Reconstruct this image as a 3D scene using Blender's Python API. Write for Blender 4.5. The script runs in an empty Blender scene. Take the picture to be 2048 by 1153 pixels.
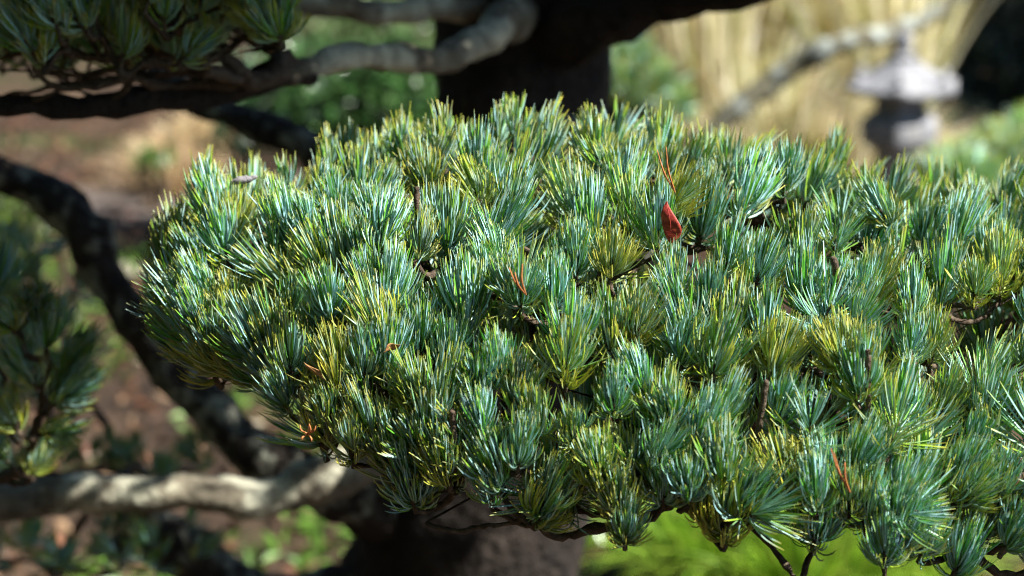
import bpy, math, random
import numpy as np
from mathutils import Vector, Matrix, Quaternion

# ------------------------------------------------------------------ camera, sky, sun, exposure
scene = bpy.context.scene
COL = scene.collection
R = math.radians
CAM = Vector((0, 0, 1.6)); PITCH = R(15.0); LENS = 70.0
FPX = 2048 * LENS / 36.0
cd = bpy.data.cameras.new('camera'); cam = bpy.data.objects.new('camera', cd); COL.objects.link(cam)
cam.location = CAM; cam.rotation_euler = (R(90) - PITCH, 0, 0)
cd.lens = LENS; cd.sensor_width = 36; cd.clip_start = 0.05; cd.clip_end = 1000
cd.dof.use_dof = True; cd.dof.focus_distance = 1.47; cd.dof.aperture_fstop = 4.3; cd.dof.aperture_blades = 9
scene.camera = cam

TO_SUN = Vector((0.64, -0.20, 0.70)).normalized()
w = bpy.data.worlds.new('World'); scene.world = w; w.use_nodes = True
nt = w.node_tree
sky = nt.nodes.new('ShaderNodeTexSky'); sky.sky_type = 'NISHITA'; sky.sun_disc = False; sky.altitude = 1200; sky.dust_density = 0.4
sky.sun_elevation = math.asin(TO_SUN.z); sky.sun_rotation = math.atan2(TO_SUN.x, TO_SUN.y)
nt.links.new(sky.outputs[0], nt.nodes['Background'].inputs[0]); nt.nodes['Background'].inputs[1].default_value = 0.05
sd = bpy.data.lights.new('sun', 'SUN'); sd.energy = 5.0; sd.angle = R(0.53); sd.color = (1.0, 0.965, 0.90)
so = bpy.data.objects.new('sun', sd); COL.objects.link(so); so.location = (3, -2, 5)
so.rotation_euler = TO_SUN.to_track_quat('Z', 'Y').to_euler()
vs = scene.view_settings
vs.view_transform = 'Standard'; vs.look = 'None'; vs.exposure = 1.6; vs.gamma = 1.0; vs.use_curve_mapping = False
scene.cycles.use_denoising = True; scene.cycles.denoising_prefilter = 'FAST'; scene.cycles.filter_width = 1.1
scene.cycles.max_bounces = 5; scene.cycles.diffuse_bounces = 2; scene.cycles.transparent_max_bounces = 4

# ------------------------------------------------------------------ helpers
rng = np.random.default_rng(7); random.seed(7)
_r, _u, _f = np.array([1, 0, 0.]), np.array([0, math.sin(PITCH), math.cos(PITCH)]), np.array([0, math.cos(PITCH), -math.sin(PITCH)])

def P(px, py, Y):
    "pixel of the 2048 px photograph and forward distance Y in metres -> a point in the garden"
    d = _f + _r * (px - 1024) / FPX + _u * (576.5 - py) / FPX
    return np.array(CAM) + d * (Y / d[1])

def project(p):
    q = np.asarray(p) - np.array(CAM); z = q @ _f
    return 1024 + FPX * (q @ _r) / z, 576.5 - FPX * (q @ _u) / z, z

def unit(v): return v / (np.linalg.norm(v, axis=-1, keepdims=True) + 1e-12)

class MB:
    "collects quads with a colour per corner and a material index"
    def __init__(s): s.v, s.f, s.c, s.m, s.n = [], [], [], [], 0
    def add(s, v, f, c=None, m=0):
        v = np.asarray(v, float).reshape(-1, 3); f = np.asarray(f, np.int64).reshape(-1, 4)
        if c is None: c = np.ones((len(f), 4, 4))
        else:
            c = np.asarray(c, float)
            if c.ndim == 1: c = np.broadcast_to(c, (len(f), 4, len(c)))
            elif c.ndim == 2: c = np.broadcast_to(c[:, None, :], (len(f), 4, c.shape[-1]))
            if c.shape[-1] == 3: c = np.concatenate([c, np.ones(c.shape[:-1] + (1,))], -1)
        s.v.append(v); s.f.append(f + s.n); s.c.append(c)
        s.m.append(np.full(len(f), m) if np.isscalar(m) else np.asarray(m)); s.n += len(v)
    def arrays(s): return np.concatenate(s.v), np.concatenate(s.f), np.concatenate(s.c), np.concatenate(s.m)
    def mesh(s, name, mats, smooth=True):
        v, f, c, m = s.arrays(); return mesh_from(name, v, f, c, m, mats, smooth)

def mesh_from(name, v, f, c, m, mats, smooth=True):
    me = bpy.data.meshes.new(name)
    me.vertices.add(len(v)); me.vertices.foreach_set('co', np.ascontiguousarray(v, np.float32).ravel())
    me.loops.add(len(f) * 4); me.loops.foreach_set('vertex_index', np.ascontiguousarray(f, np.int32).ravel())
    me.polygons.add(len(f)); me.polygons.foreach_set('loop_start', np.arange(0, len(f) * 4, 4, dtype=np.int32))
    for mt in mats: me.materials.append(mt)
    me.polygons.foreach_set('material_index', np.ascontiguousarray(m, np.int32))
    me.polygons.foreach_set('use_smooth', np.full(len(f), smooth))
    a = me.color_attributes.new('Col', 'FLOAT_COLOR', 'CORNER'); a.data.foreach_set('color', np.ascontiguousarray(c, np.float32).ravel())
    me.update(calc_edges=True); me.validate()
    return me

def tag(o, label=None, cat=None, group=None, kind=None):
    if label: o['label'] = label
    if cat: o['category'] = cat
    if group: o['group'] = group
    if kind: o['kind'] = kind
    return o

def empty(name, loc):
    o = bpy.data.objects.new(name, None); COL.objects.link(o); o.location = Vector(loc); o.empty_display_size = 0.1; return o

def put(name, me, parent=None, mat=None):
    "link a mesh given in world coordinates (or with world matrix mat) under its thing or part"
    o = bpy.data.objects.new(name, me); COL.objects.link(o)
    if mat is not None: o.matrix_basis = mat
    if parent is not None:
        o.parent = parent
        if parent.type == 'EMPTY': o.matrix_parent_inverse = Matrix.Translation(-parent.location)
    return o

def frames(p):
    t = np.gradient(p, axis=0); t = unit(t)
    a = np.array([0.31, 0.17, 0.93]); n = np.zeros_like(p)
    for i in range(len(p)):
        a = a - t[i] * (a @ t[i])
        if np.linalg.norm(a) < 1e-4: a = np.array([1., 0.2, 0]) - t[i] * t[i][0]
        a = a / np.linalg.norm(a); n[i] = a
    return t, n, np.cross(t, n)

def smooth_path(pts, rad, step):
    pts = np.asarray(pts, float); rad = np.asarray(rad, float)
    if len(pts) == 2: pts = np.array([pts[0], (pts[0] + pts[1]) / 2, pts[1]]); rad = np.array([rad[0], (rad[0] + rad[1]) / 2, rad[1]])
    q = np.vstack([2 * pts[0] - pts[1], pts, 2 * pts[-1] - pts[-2]]); out, ro = [], []
    for i in range(1, len(q) - 2):
        n = max(2, int(np.linalg.norm(q[i + 1] - q[i]) / step))
        for k in range(n):
            t = k / n; a, b, c, d = q[i - 1], q[i], q[i + 1], q[i + 2]
            out.append(0.5 * (2 * b + (c - a) * t + (2 * a - 5 * b + 4 * c - d) * t * t + (3 * b - a - 3 * c + d) * t ** 3)); ro.append(rad[i - 1] * (1 - t) + rad[i] * t)
    out.append(pts[-1]); ro.append(rad[-1])
    return np.array(out), np.array(ro)

def tube(mb, pts, rad, sides=8, step=0.02, rough=0.1, wander=0.0, col=(1, 1, 1), m=0, cap=True):
    p, r = smooth_path(pts, rad, step)
    if wander: 
        w_ = np.cumsum(rng.normal(0, wander, p.shape), 0); w_ -= np.linspace(0, 1, len(p))[:, None] * w_[-1]; p = p + w_
    t, n, b = frames(p); k = len(p)
    ang = np.arange(sides) * 2 * math.pi / sides
    rr = r[:, None] * (1 + rng.normal(0, rough, (k, sides)) * 0.6 + rng.normal(0, rough, (k, 1)) * 0.7)
    v = p[:, None] + rr[..., None] * (np.cos(ang)[None, :, None] * n[:, None] + np.sin(ang)[None, :, None] * b[:, None])
    v = v.reshape(-1, 3)
    i, j = np.meshgrid(np.arange(k - 1), np.arange(sides), indexing='ij'); j2 = (j + 1) % sides
    f = np.stack([i * sides + j, i * sides + j2, (i + 1) * sides + j2, (i + 1) * sides + j], -1).reshape(-1, 4)
    if cap:
        e = len(v); v = np.vstack([v, p[0], p[-1] + t[-1] * r[-1] * 0.4])
        a = np.arange(0, sides, 2); L = (k - 1) * sides
        f = np.vstack([f, np.stack([np.full_like(a, e), (a + 2) % sides, a + 1, a], -1), np.stack([np.full_like(a, e + 1), L + a, L + a + 1, L + (a + 2) % sides], -1)])
    mb.add(v, f, np.array(col, float), m)

# ------------------------------------------------------------------ materials
def mat(name):
    m = bpy.data.materials.new(name); m.use_nodes = True; n = m.node_tree.nodes; l = m.node_tree.links
    return m, n, l, n['Principled BSDF']

def attr_mat(name, rough=0.45, spec=0.5, trans=0.0, jitter=0.12, hue=0.02):
    m, n, l, b = mat(name)
    a = n.new('ShaderNodeAttribute'); a.attribute_name = 'Col'
    oi = n.new('ShaderNodeObjectInfo'); hs = n.new('ShaderNodeHueSaturation')
    mr = n.new('ShaderNodeMapRange'); mr.inputs[3].default_value = 1 - jitter; mr.inputs[4].default_value = 1 + jitter
    mh = n.new('ShaderNodeMapRange'); mh.inputs[3].default_value = 0.5 - hue; mh.inputs[4].default_value = 0.5 + hue
    l.new(oi.outputs['Random'], mr.inputs[0]); l.new(oi.outputs['Random'], mh.inputs[0])
    l.new(a.outputs['Color'], hs.inputs['Color']); l.new(mr.outputs[0], hs.inputs['Value']); l.new(mh.outputs[0], hs.inputs['Hue'])
    l.new(hs.outputs[0], b.inputs['Base Color']); b.inputs['Roughness'].default_value = rough; b.inputs['Specular IOR Level'].default_value = spec
    if trans:
        t = n.new('ShaderNodeBsdfTranslucent'); mx = n.new('ShaderNodeMixShader'); mx.inputs[0].default_value = trans
        l.new(hs.outputs[0], t.inputs[0]); l.new(b.outputs[0], mx.inputs[1]); l.new(t.outputs[0], mx.inputs[2]); l.new(mx.outputs[0], n['Material Output'].inputs[0])
    return m

def ramp(n, stops):
    r = n.new('ShaderNodeValToRGB'); e = r.color_ramp.elements
    while len(e) < len(stops): e.new(0.5)
    for k, (p, c) in enumerate(stops): e[k].position = p; e[k].color = (*c, 1)
    return r

def noise_mat(name, stops, scale, rough=0.85, bump=0.3, bscale=None, lichen=None, lscale=9.0, lcut=(0.56, 0.64), dist=0.01, stretch=None):
    m, n, l, b = mat(name)
    tc = n.new('ShaderNodeTexCoord'); src = tc.outputs['Object']
    if stretch:
        mp = n.new('ShaderNodeMapping'); mp.inputs['Scale'].default_value = stretch; l.new(src, mp.inputs[0]); src = mp.outputs[0]
    nz = n.new('ShaderNodeTexNoise'); nz.inputs['Scale'].default_value = scale; nz.inputs['Detail'].default_value = 6; nz.inputs['Roughness'].default_value = 0.65
    l.new(src, nz.inputs[0]); rp = ramp(n, stops); l.new(nz.outputs[0], rp.inputs[0]); out = rp.outputs[0]
    if lichen:
        n2 = n.new('ShaderNodeTexNoise'); n2.inputs['Scale'].default_value = lscale; n2.inputs['Detail'].default_value = 5; n2.inputs['Roughness'].default_value = 0.6
        l.new(tc.outputs['Object'], n2.inputs[0]); r2 = ramp(n, [(lcut[0], (0, 0, 0)), (lcut[1], (1, 1, 1))]); l.new(n2.outputs[0], r2.inputs[0])
        n3 = n.new('ShaderNodeTexNoise'); n3.inputs['Scale'].default_value = scale * 2.2; l.new(tc.outputs['Object'], n3.inputs[0])
        r3 = ramp(n, [(0.3, tuple(x * 0.55 for x in lichen)), (0.7, lichen)]); l.new(n3.outputs[0], r3.inputs[0])
        mx = n.new('ShaderNodeMix'); mx.data_type = 'RGBA'; l.new(r2.outputs[0], mx.inputs[0]); l.new(out, mx.inputs[6]); l.new(r3.outputs[0], mx.inputs[7]); out = mx.outputs[2]
    l.new(out, b.inputs['Base Color']); b.inputs['Roughness'].default_value = rough; b.inputs['Specular IOR Level'].default_value = 0.25
    bp = n.new('ShaderNodeBump'); bp.inputs['Strength'].default_value = bump; bp.inputs['Distance'].default_value = dist
    nb = n.new('ShaderNodeTexNoise'); nb.inputs['Scale'].default_value = bscale or scale * 2; nb.inputs['Detail'].default_value = 5
    l.new(src, nb.inputs[0]); l.new(nb.outputs[0], bp.inputs['Height']); l.new(bp.outputs[0], b.inputs['Normal'])
    return m

M_needle = attr_mat('pine_needle', 0.48, 0.42, 0.2, 0.14, 0.014)
M_leaf = attr_mat('leaf', 0.30, 0.5, 0.25, 0.1, 0.01)
M_grass = attr_mat('grass_blade', 0.5, 0.35, 0.3, 0.08, 0.01)
M_litter = attr_mat('leaf_litter', 0.7, 0.3, 0.1, 0.0, 0.0)
M_twig = noise_mat('twig_bark', [(0.3, (0.03, 0.02, 0.014)), (0.55, (0.085, 0.06, 0.04)), (0.75, (0.18, 0.145, 0.105))], 160, 0.85, 0.7, 420, dist=0.003)
M_bark = noise_mat('pine_bark', [(0.3, (0.010, 0.008, 0.006)), (0.55, (0.028, 0.022, 0.017)), (0.75, (0.07, 0.058, 0.046))], 24, 0.9, 0.8, 60, lichen=(0.27, 0.28, 0.22), lscale=26, lcut=(0.50, 0.62), dist=0.02)
M_shadebark = noise_mat('shade_dark_bark', [(0.3, (0.008, 0.006, 0.005)), (0.55, (0.022, 0.016, 0.012)), (0.75, (0.05, 0.04, 0.032))], 24, 0.9, 0.8, 60, dist=0.02)  # near-black bark: the shade on trunk and limbs is put into its colour
M_limb = noise_mat('lichened_limb_bark', [(0.3, (0.05, 0.042, 0.03)), (0.55, (0.16, 0.14, 0.10)), (0.75, (0.30, 0.28, 0.2))], 22, 0.9, 0.6, 60, lichen=(0.58, 0.57, 0.43), lscale=9, lcut=(0.46, 0.56), dist=0.015)
M_lean = noise_mat('lichen_patched_bark', [(0.3, (0.05, 0.045, 0.03)), (0.55, (0.14, 0.13, 0.085)), (0.75, (0.26, 0.25, 0.17))], 20, 0.9, 0.5, 50, lichen=(0.40, 0.44, 0.40), lscale=12, lcut=(0.52, 0.58), dist=0.01)
M_stone = noise_mat('lantern_granite', [(0.3, (0.14, 0.142, 0.15)), (0.55, (0.24, 0.243, 0.258)), (0.75, (0.35, 0.352, 0.365))], 40, 0.9, 0.4, 160, lichen=(0.48, 0.47, 0.43), lscale=7, lcut=(0.55, 0.7), dist=0.006)
M_rock = noise_mat('garden_stone', [(0.3, (0.16, 0.14, 0.12)), (0.6, (0.36, 0.31, 0.25)), (0.8, (0.5, 0.44, 0.35))], 9, 0.9, 0.5, 40, dist=0.02)
M_ground = noise_mat('garden_soil', [(0.28, (0.014, 0.009, 0.006)), (0.48, (0.038, 0.023, 0.014)), (0.6, (0.068, 0.043, 0.026)), (0.78, (0.16, 0.11, 0.066))], 3.0, 0.95, 0.7, 30, lichen=(0.045, 0.06, 0.016), lscale=1.3, lcut=(0.56, 0.66), dist=0.03)
M_path = noise_mat('gravel_path', [(0.3, (0.07, 0.056, 0.05)), (0.55, (0.12, 0.097, 0.085)), (0.75, (0.2, 0.165, 0.14))], 30, 0.95, 0.5, 60, dist=0.01)
M_redleaf = noise_mat('red_leaf', [(0.3, (0.08, 0.008, 0.014)), (0.5, (0.26, 0.03, 0.022)), (0.75, (0.42, 0.08, 0.035))], 150, 0.5, 0.3, 260, dist=0.002)
M_deadleaf = noise_mat('brown_leaf', [(0.3, (0.22, 0.10, 0.035)), (0.7, (0.46, 0.25, 0.10))], 90, 0.6, 0.3, 300, dist=0.002)
M_deadneedle = noise_mat('dead_needle', [(0.3, (0.30, 0.09, 0.03)), (0.7, (0.55, 0.22, 0.08))], 120, 0.5, 0.1, 300, dist=0.001)
M_barkchip = noise_mat('bark_chip', [(0.3, (0.12, 0.11, 0.12)), (0.7, (0.34, 0.32, 0.34))], 140, 0.9, 0.8, 300, dist=0.002)

# ------------------------------------------------------------------ needle tufts
GREEN = np.array([0.11, 0.35, 0.028]); BLUE = np.array([0.38, 0.66, 0.70]); YEL = np.array([0.44, 0.46, 0.035]); TIP = np.array([0.66, 0.60, 0.09])
def make_tuft(seed, nf=19, per=5, segs=6, style='brush', yellow=0.1, blue=1.0, L=0.043, rad=0.00061, stem=True):
    g = np.random.default_rng(seed); n = nf * per
    zf = g.uniform(-0.008, 0.014, nf)
    # fascicle order up the shoot: the low ones spread, the top ones stand
    q = np.clip((0.014 - zf) / 0.022, 0, 1)
    if style == 'brush': th0 = R(5) + q ** 0.8 * R(68) + g.normal(0, R(7), nf); th1 = th0 * g.uniform(-0.15, 0.30, nf)
    elif style == 'bowl': th0 = R(14) + q * R(70) + g.normal(0, R(9), nf); th1 = th0 * g.uniform(0.0, 0.45, nf)
    else: th0 = R(22) + q * R(82) + g.normal(0, R(14), nf); th1 = th0 * g.uniform(0.45, 0.95, nf)
    claw = (q > 0.8) if style != 'splay' else np.zeros(nf, bool)
    th0 = np.where(claw, R(84) + g.normal(0, R(9), nf), th0); th1 = np.where(claw, g.uniform(R(2), R(34), nf), th1)
    ph = np.arange(nf) * 2.39996 + g.normal(0, 0.25, nf)
    z0 = np.repeat(zf, per); th0 = np.repeat(th0, per) + g.normal(0, R(7.5), n); th1 = np.repeat(th1, per) + g.normal(0, R(8), n)
    ph = np.repeat(ph, per) + g.normal(0, R(11), n) / np.clip(np.sin(np.abs(th0)) + 0.3, 0.3, 1)
    ln = L * np.repeat(g.uniform(0.82, 1.12, nf) * np.where(claw, 0.74, 1.0), per) * g.uniform(0.86, 1.07, n)
    t = np.linspace(0, 1, segs + 1)
    th = th0[:, None] + (th1 - th0)[:, None] * t[None] ** 0.65
    pp = ph[:, None] + g.normal(0, R(9), n)[:, None] * t[None]
    d = np.stack([np.sin(th) * np.cos(pp), np.sin(th) * np.sin(pp), np.cos(th)], -1)
    step = (ln / segs)[:, None, None]
    pos = np.concatenate([np.zeros((n, 1, 3)), np.cumsum((d[:, 1:] + d[:, :-1]) / 2 * step, 1)], 1)
    pos[..., 2] += z0[:, None]; pos += d[:, :1] * 0.0015
    aux = unit(g.normal(0, 1, (n, 1, 3)) + 0.0 * d)
    n1 = unit(np.cross(d, np.broadcast_to(aux, d.shape))); n2 = np.cross(d, n1)
    prof = np.interp(t, [0, 0.1, 0.75, 0.93, 1], [0.7, 1, 1, 0.8, 0.3]) * rad
    pr = prof[None] * g.uniform(0.85, 1.15, n)[:, None]
    ang = np.array([0, 2 * math.pi / 3, 4 * math.pi / 3])
    ring = pos[:, :, None] + pr[:, :, None, None] * (np.cos(ang)[None, None, :, None] * n1[:, :, None] + np.sin(ang)[None, None, :, None] * n2[:, :, None])
    S = segs + 1
    i, j, k = np.meshgrid(np.arange(n), np.arange(segs), np.arange(3), indexing='ij'); k2 = (k + 1) % 3
    f = np.stack([(i * S + j) * 3 + k, (i * S + j) * 3 + k2, (i * S + j + 1) * 3 + k2, (i * S + j + 1) * 3 + k], -1).reshape(-1, 4)
    # colour: one green outer face, two waxy blue inner faces, yellow tip, older needles yellower
    old = np.clip(np.repeat(claw * 0.3 + q * yellow * 1.3 + g.normal(0, 0.10, nf), per) + g.normal(yellow * 0.55, 0.08, n), 0, 1)
    gr = GREEN[None] * (1 - old[:, None]) + YEL[None] * old[:, None]
    gr = gr * g.uniform(0.75, 1.3, (n, 1))
    bl = BLUE[None] * blue * (1 - 0.75 * old[:, None]) + YEL[None] * 0.75 * old[:, None]
    bl = bl * g.uniform(0.7, 1.2, (n, 1))
    face = np.stack([gr, bl, np.where(g.random((n, 1)) < 0.45, bl, gr * 0.7 + bl * 0.3)], 1)              # n,3,3
    ft = g.uniform(0.80, 0.95, n) - 0.45 * old
    tw = np.clip((t[None] - ft[:, None]) / np.maximum(1.0 - ft[:, None], 1e-3), 0, 1) ** 1.2            # n,S
    tw *= np.clip(g.uniform(0.05, 0.85, n) + 1.4 * old, 0, 1)[:, None]
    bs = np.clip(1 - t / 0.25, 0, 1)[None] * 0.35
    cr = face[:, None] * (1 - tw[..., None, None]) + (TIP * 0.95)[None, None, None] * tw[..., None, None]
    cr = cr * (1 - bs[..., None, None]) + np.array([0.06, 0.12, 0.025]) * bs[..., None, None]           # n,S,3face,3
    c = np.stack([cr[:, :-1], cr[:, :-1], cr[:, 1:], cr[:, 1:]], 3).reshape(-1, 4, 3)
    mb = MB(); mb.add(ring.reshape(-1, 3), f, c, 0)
    if stem:
        global rng
        keep = rng; rng = g
        tube(mb, [(0, 0, -0.015), (g.normal(0, .001), g.normal(0, .001), -0.008), (0, 0, 0.004), (0, 0, 0.013)], [0.0023, 0.0024, 0.0026, 0.0012], 6, 0.004, 0.16, 0, (1, 1, 1), 1)
        # bud scales at the tip and the short pegs left by shed needles
        tube(mb, [(0, 0, 0.011), (0, 0, 0.016), (0, 0, 0.021)], [0.0014, 0.0021, 0.0006], 6, 0.003, 0.1, 0, (1, 1, 1), 1)
        rng = keep
    return mb.arrays()

TUFTS = []
for k in range(10): TUFTS.append(make_tuft(100 + k, 41, 5, 5, style='brush', yellow=[0.0, 0.08, 0.02, 0.22, 0.04][k % 5], blue=[1.0, 1.15, 0.9, 0.85, 1.2][k % 5]))
for k in range(6): TUFTS.append(make_tuft(200 + k, 37, 5, 5, style='bowl', yellow=[0.34, 0.06, 0.60][k % 3], blue=0.95))
for k in range(3): TUFTS.append(make_tuft(300 + k, 24, 5, 5, style='splay', yellow=[0.12, 0.4, 0.2][k % 3], blue=0.95, L=0.047))
TUFT_ME = [mesh_from('needle_tuft', *a, [M_needle, M_twig], False) for a in TUFTS]
MID = [make_tuft(500 + k, 18, 5, 3, ['brush', 'bowl', 'brush'][k % 3], 0.15, 1.0, rad=0.0009) for k in range(6)]
LOW = [make_tuft(400 + k, 11, 4, 3, ['brush', 'bowl', 'splay'][k % 3], 0.12, 0.9, rad=0.0013, stem=False) for k in range(6)]

COARSE = [make_tuft(600 + k, 9, 3, 2, ['brush', 'bowl', 'splay'][k % 3], 0.12, 0.9, rad=0.0017, stem=False) for k in range(6)]

def tuft_matrix(pos, d, s=1.0):
    q = Vector(d).normalized().to_track_quat('Z', 'Y') @ Quaternion((0, 0, 1), random.uniform(0, 6.283))
    return Matrix.Translation(Vector(pos)) @ q.to_matrix().to_4x4() @ Matrix.Scale(s, 4)

def join_tufts(name, items, parent, mats, lib):
    V, F, C, Mi, n = [], [], [], [], 0
    for m, k in items:
        v, f, c, mi = lib[k]; A = np.array(m)
        V.append(v @ A[:3, :3].T + A[:3, 3]); F.append(f + n)
        cc = c.copy(); cc[..., :3] *= random.uniform(0.85, 1.15); C.append(cc); Mi.append(mi); n += len(v)
    o = put(name, mesh_from(name, np.concatenate(V), np.concatenate(F), np.concatenate(C), np.concatenate(Mi), mats, False), parent)
    return tag(o, kind='stuff')

# ------------------------------------------------------------------ branch network under a set of tufts
def grow(root, inner, tips, parent, step=0.008, base_r=0.0019, first=None, name='branch', mat_=None):
    "connect tips (and inner nodes) back to root; returns the main branch object; side chains hang under it as twigs"
    pts = [np.asarray(root, float)]; par = [-1]; plen = [0.0]
    def connect(ps):
        ps = sorted(ps, key=lambda p: np.linalg.norm(p - pts[0]))
        for p in ps:
            A = np.array(pts); d = np.linalg.norm(A - p, axis=1)
            cost = d + 0.30 * np.array(plen) + 0.6 * np.maximum(0, A[:, 2] - p[2] + 0.005)
            k = int(np.argmin(cost)); pts.append(p); par.append(k); plen.append(plen[k] + d[k])
    connect(inner); ni = len(pts); connect(tips)
    N = len(pts); ch = [[] for _ in range(N)]
    for i in range(1, N): ch[par[i]].append(i)
    cnt = [1] * N
    for i in sorted(range(1, N), key=lambda i: -plen[i]): cnt[par[i]] += cnt[i]
    rad = lambda i: base_r * cnt[i] ** 0.32
    chains, stack = [], [(0, None)]
    while stack:
        s, pre = stack.pop(); c = [s] if pre is None else [pre, s]
        while ch[c[-1]]:
            kids = sorted(ch[c[-1]], key=lambda i: -cnt[i]); 
            for kk in kids[1:]: stack.append((kk, c[-1]))
            c.append(kids[0])
        chains.append(c)
    own = {}; objs = []
    for ci, c in enumerate(chains):
        pp = [pts[i] for i in c]; rr = [rad(c[1])] + [rad(i) for i in c[1:]] if len(c) > 1 else [rad(c[0])]
        if len(c) < 2: continue
        q, r2 = [], []
        for a in range(len(pp) - 1):
            L = np.linalg.norm(pp[a + 1] - pp[a]); q.append(pp[a]); r2.append(rr[a])
            mid = (pp[a] + pp[a + 1]) / 2 + rng.normal(0, 0.10 * L, 3) + np.array([0, 0, -0.04 * L]); q.append(mid); r2.append((rr[a] + rr[a + 1]) / 2)
        q.append(pp[-1]); r2.append(rr[-1])
        host = own.get(c[0]) if (len(c) < 4 and c[0] in own) else None
        if host is None: mb = MB(); objs.append(mb)
        else: mb = host
        for i in c: own.setdefault(i, mb)
        tube(mb, q, r2, 7, step, 0.27, 0.0008, (1, 1, 1), 0)
    main = put(name, objs[0].mesh(name, [mat_ or M_twig]), parent)
    for mb in objs[1:]: put('twig', mb.mesh('twig', [M_twig]), main)
    return main

# ------------------------------------------------------------------ GROUND
def ground_h(x, y):
    return 0.05 * np.sin(x * 0.9 + 0.4) * np.cos(y * 0.7) + 0.02 * np.sin(x * 2.7 + y * 1.9)
g1 = np.concatenate([-np.geomspace(400, 9, 14), np.linspace(-8, 8, 81), np.geomspace(9, 400, 14)]); g2 = np.concatenate([-np.geomspace(300, 3, 12), np.linspace(-2, 16, 91), np.geomspace(17, 600, 16)])
X, Yg = np.meshgrid(g1, g2, indexing='ij'); Z = ground_h(X, Yg) + rng.normal(0, 0.006, X.shape)
nx, ny = X.shape; i, j = np.meshgrid(np.arange(nx - 1), np.arange(ny - 1), indexing='ij')
mb = MB(); mb.add(np.stack([X, Yg, Z], -1), np.stack([i * ny + j, (i + 1) * ny + j, (i + 1) * ny + j + 1, i * ny + j + 1], -1).reshape(-1, 4))
tag(put('ground', mb.mesh('ground', [M_ground])), kind='structure')
# gravel path winding past on the left
mb = MB(); t = np.linspace(0, 1, 60); cx = -3.4 + 3.3 * t - 0.4 * np.sin(t * 5); cy = 6.4 + 1.6 * t ** 2 + 0.3 * np.sin(t * 4)
cols = np.linspace(-0.45, 0.45, 7); xs = cx[:, None] + 0 * cols; ys = cy[:, None] + cols
zz = ground_h(xs, ys) + 0.03 - 0.02 * (cols / 0.45) ** 4 + rng.normal(0, 0.004, xs.shape)
i, j = np.meshgrid(np.arange(59), np.arange(6), indexing='ij')
mb.add(np.stack([xs, ys, zz], -1), np.stack([i * 7 + j, (i + 1) * 7 + j, (i + 1) * 7 + j + 1, i * 7 + j + 1], -1).reshape(-1, 4))
tag(put('path', mb.mesh('path', [M_path])), kind='structure')

def leaf_cards(n, pos, size, up=0.3, ratio=0.45, fold=0.25):
    "n small folded leaves: two quads each, as vertices and faces"
    d = unit(rng.normal(0, 1, (n, 3)) * np.array([1, 1, up])); s = unit(np.cross(d, rng.normal(0, 1, (n, 3)) * np.array([.4, .4, 1])))
    nn = np.cross(d, s); L = (size * rng.uniform(0.6, 1.3, n))[:, None]; W = L * ratio
    a = pos; b = pos + d * L; m1 = pos + d * L * 0.45 + s * W / 2 + nn * W * fold; m2 = pos + d * L * 0.45 - s * W / 2 + nn * W * fold
    v = np.stack([a, m1, b, m2, pos + d * L * 0.5], 1).reshape(-1, 3)
    k = np.arange(n) * 5
    f = np.stack([np.stack([k, k + 1, k + 2, k + 4], -1), np.stack([k, k + 4, k + 2, k + 3], -1)], 1).reshape(-1, 4)
    return v, f

# fallen leaves, chips and needles lying on the soil
n = 9000
px = rng.uniform(-2.4, 2.6, n); py = rng.uniform(2.6, 9.5, n)
pos = np.stack([px, py, ground_h(px, py) + rng.uniform(0.008, 0.03, n)], -1)
v, f = leaf_cards(n, pos, 0.05, 0.25, 0.55)
pal = np.array([[0.09, 0.042, 0.02], [0.13, 0.058, 0.032], [0.22, 0.14, 0.08], [0.05, 0.026, 0.016], [0.36, 0.30, 0.22], [0.12, 0.045, 0.028]])
c = pal[rng.choice(6, n, p=[.27, .25, .12, .2, .05, .11])] * rng.uniform(0.7, 1.25, (n, 1))
mb = MB(); mb.add(v, f, np.repeat(c, 2, 0)); tag(put('leaf_litter', mb.mesh('leaf_litter', [M_litter], False)), 'brown and reddish fallen leaves scattered on the soil', 'leaf litter', kind='stuff')
# weeds and moss sprigs
mb = MB()
for cxp, cyp, rr, nn_ in [(-0.25, 3.9, .25, 260), (-0.05, 4.25, .2, 200), (-0.5, 4.6, .3, 260), (0.25, 4.0, .2, 200), (-1.0, 5.2, .35, 260), (-1.3, 6.0, .25, 120), (0.5, 4.5, .3, 240), (-1.6, 4.6, .3, 120), (-0.7, 3.7, .2, 120)]:
    a = rng.uniform(0, 6.28, nn_); q = rr * np.sqrt(rng.random(nn_)); x_ = cxp + q * np.cos(a); y_ = cyp + q * np.sin(a)
    v, f = leaf_cards(nn_, np.stack([x_, y_, ground_h(x_, y_) + rng.uniform(0.01, 0.05, nn_)], -1), 0.05, 1.2, 0.4)
    mb.add(v, f, np.repeat(np.array([0.10, 0.20, 0.03]) * rng.uniform(0.6, 1.4, (nn_, 1)), 2, 0))
tag(put('weeds', mb.mesh('weeds', [M_leaf], False)), 'small green weeds and moss sprigs in the soil', 'weeds', kind='stuff')

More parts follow.
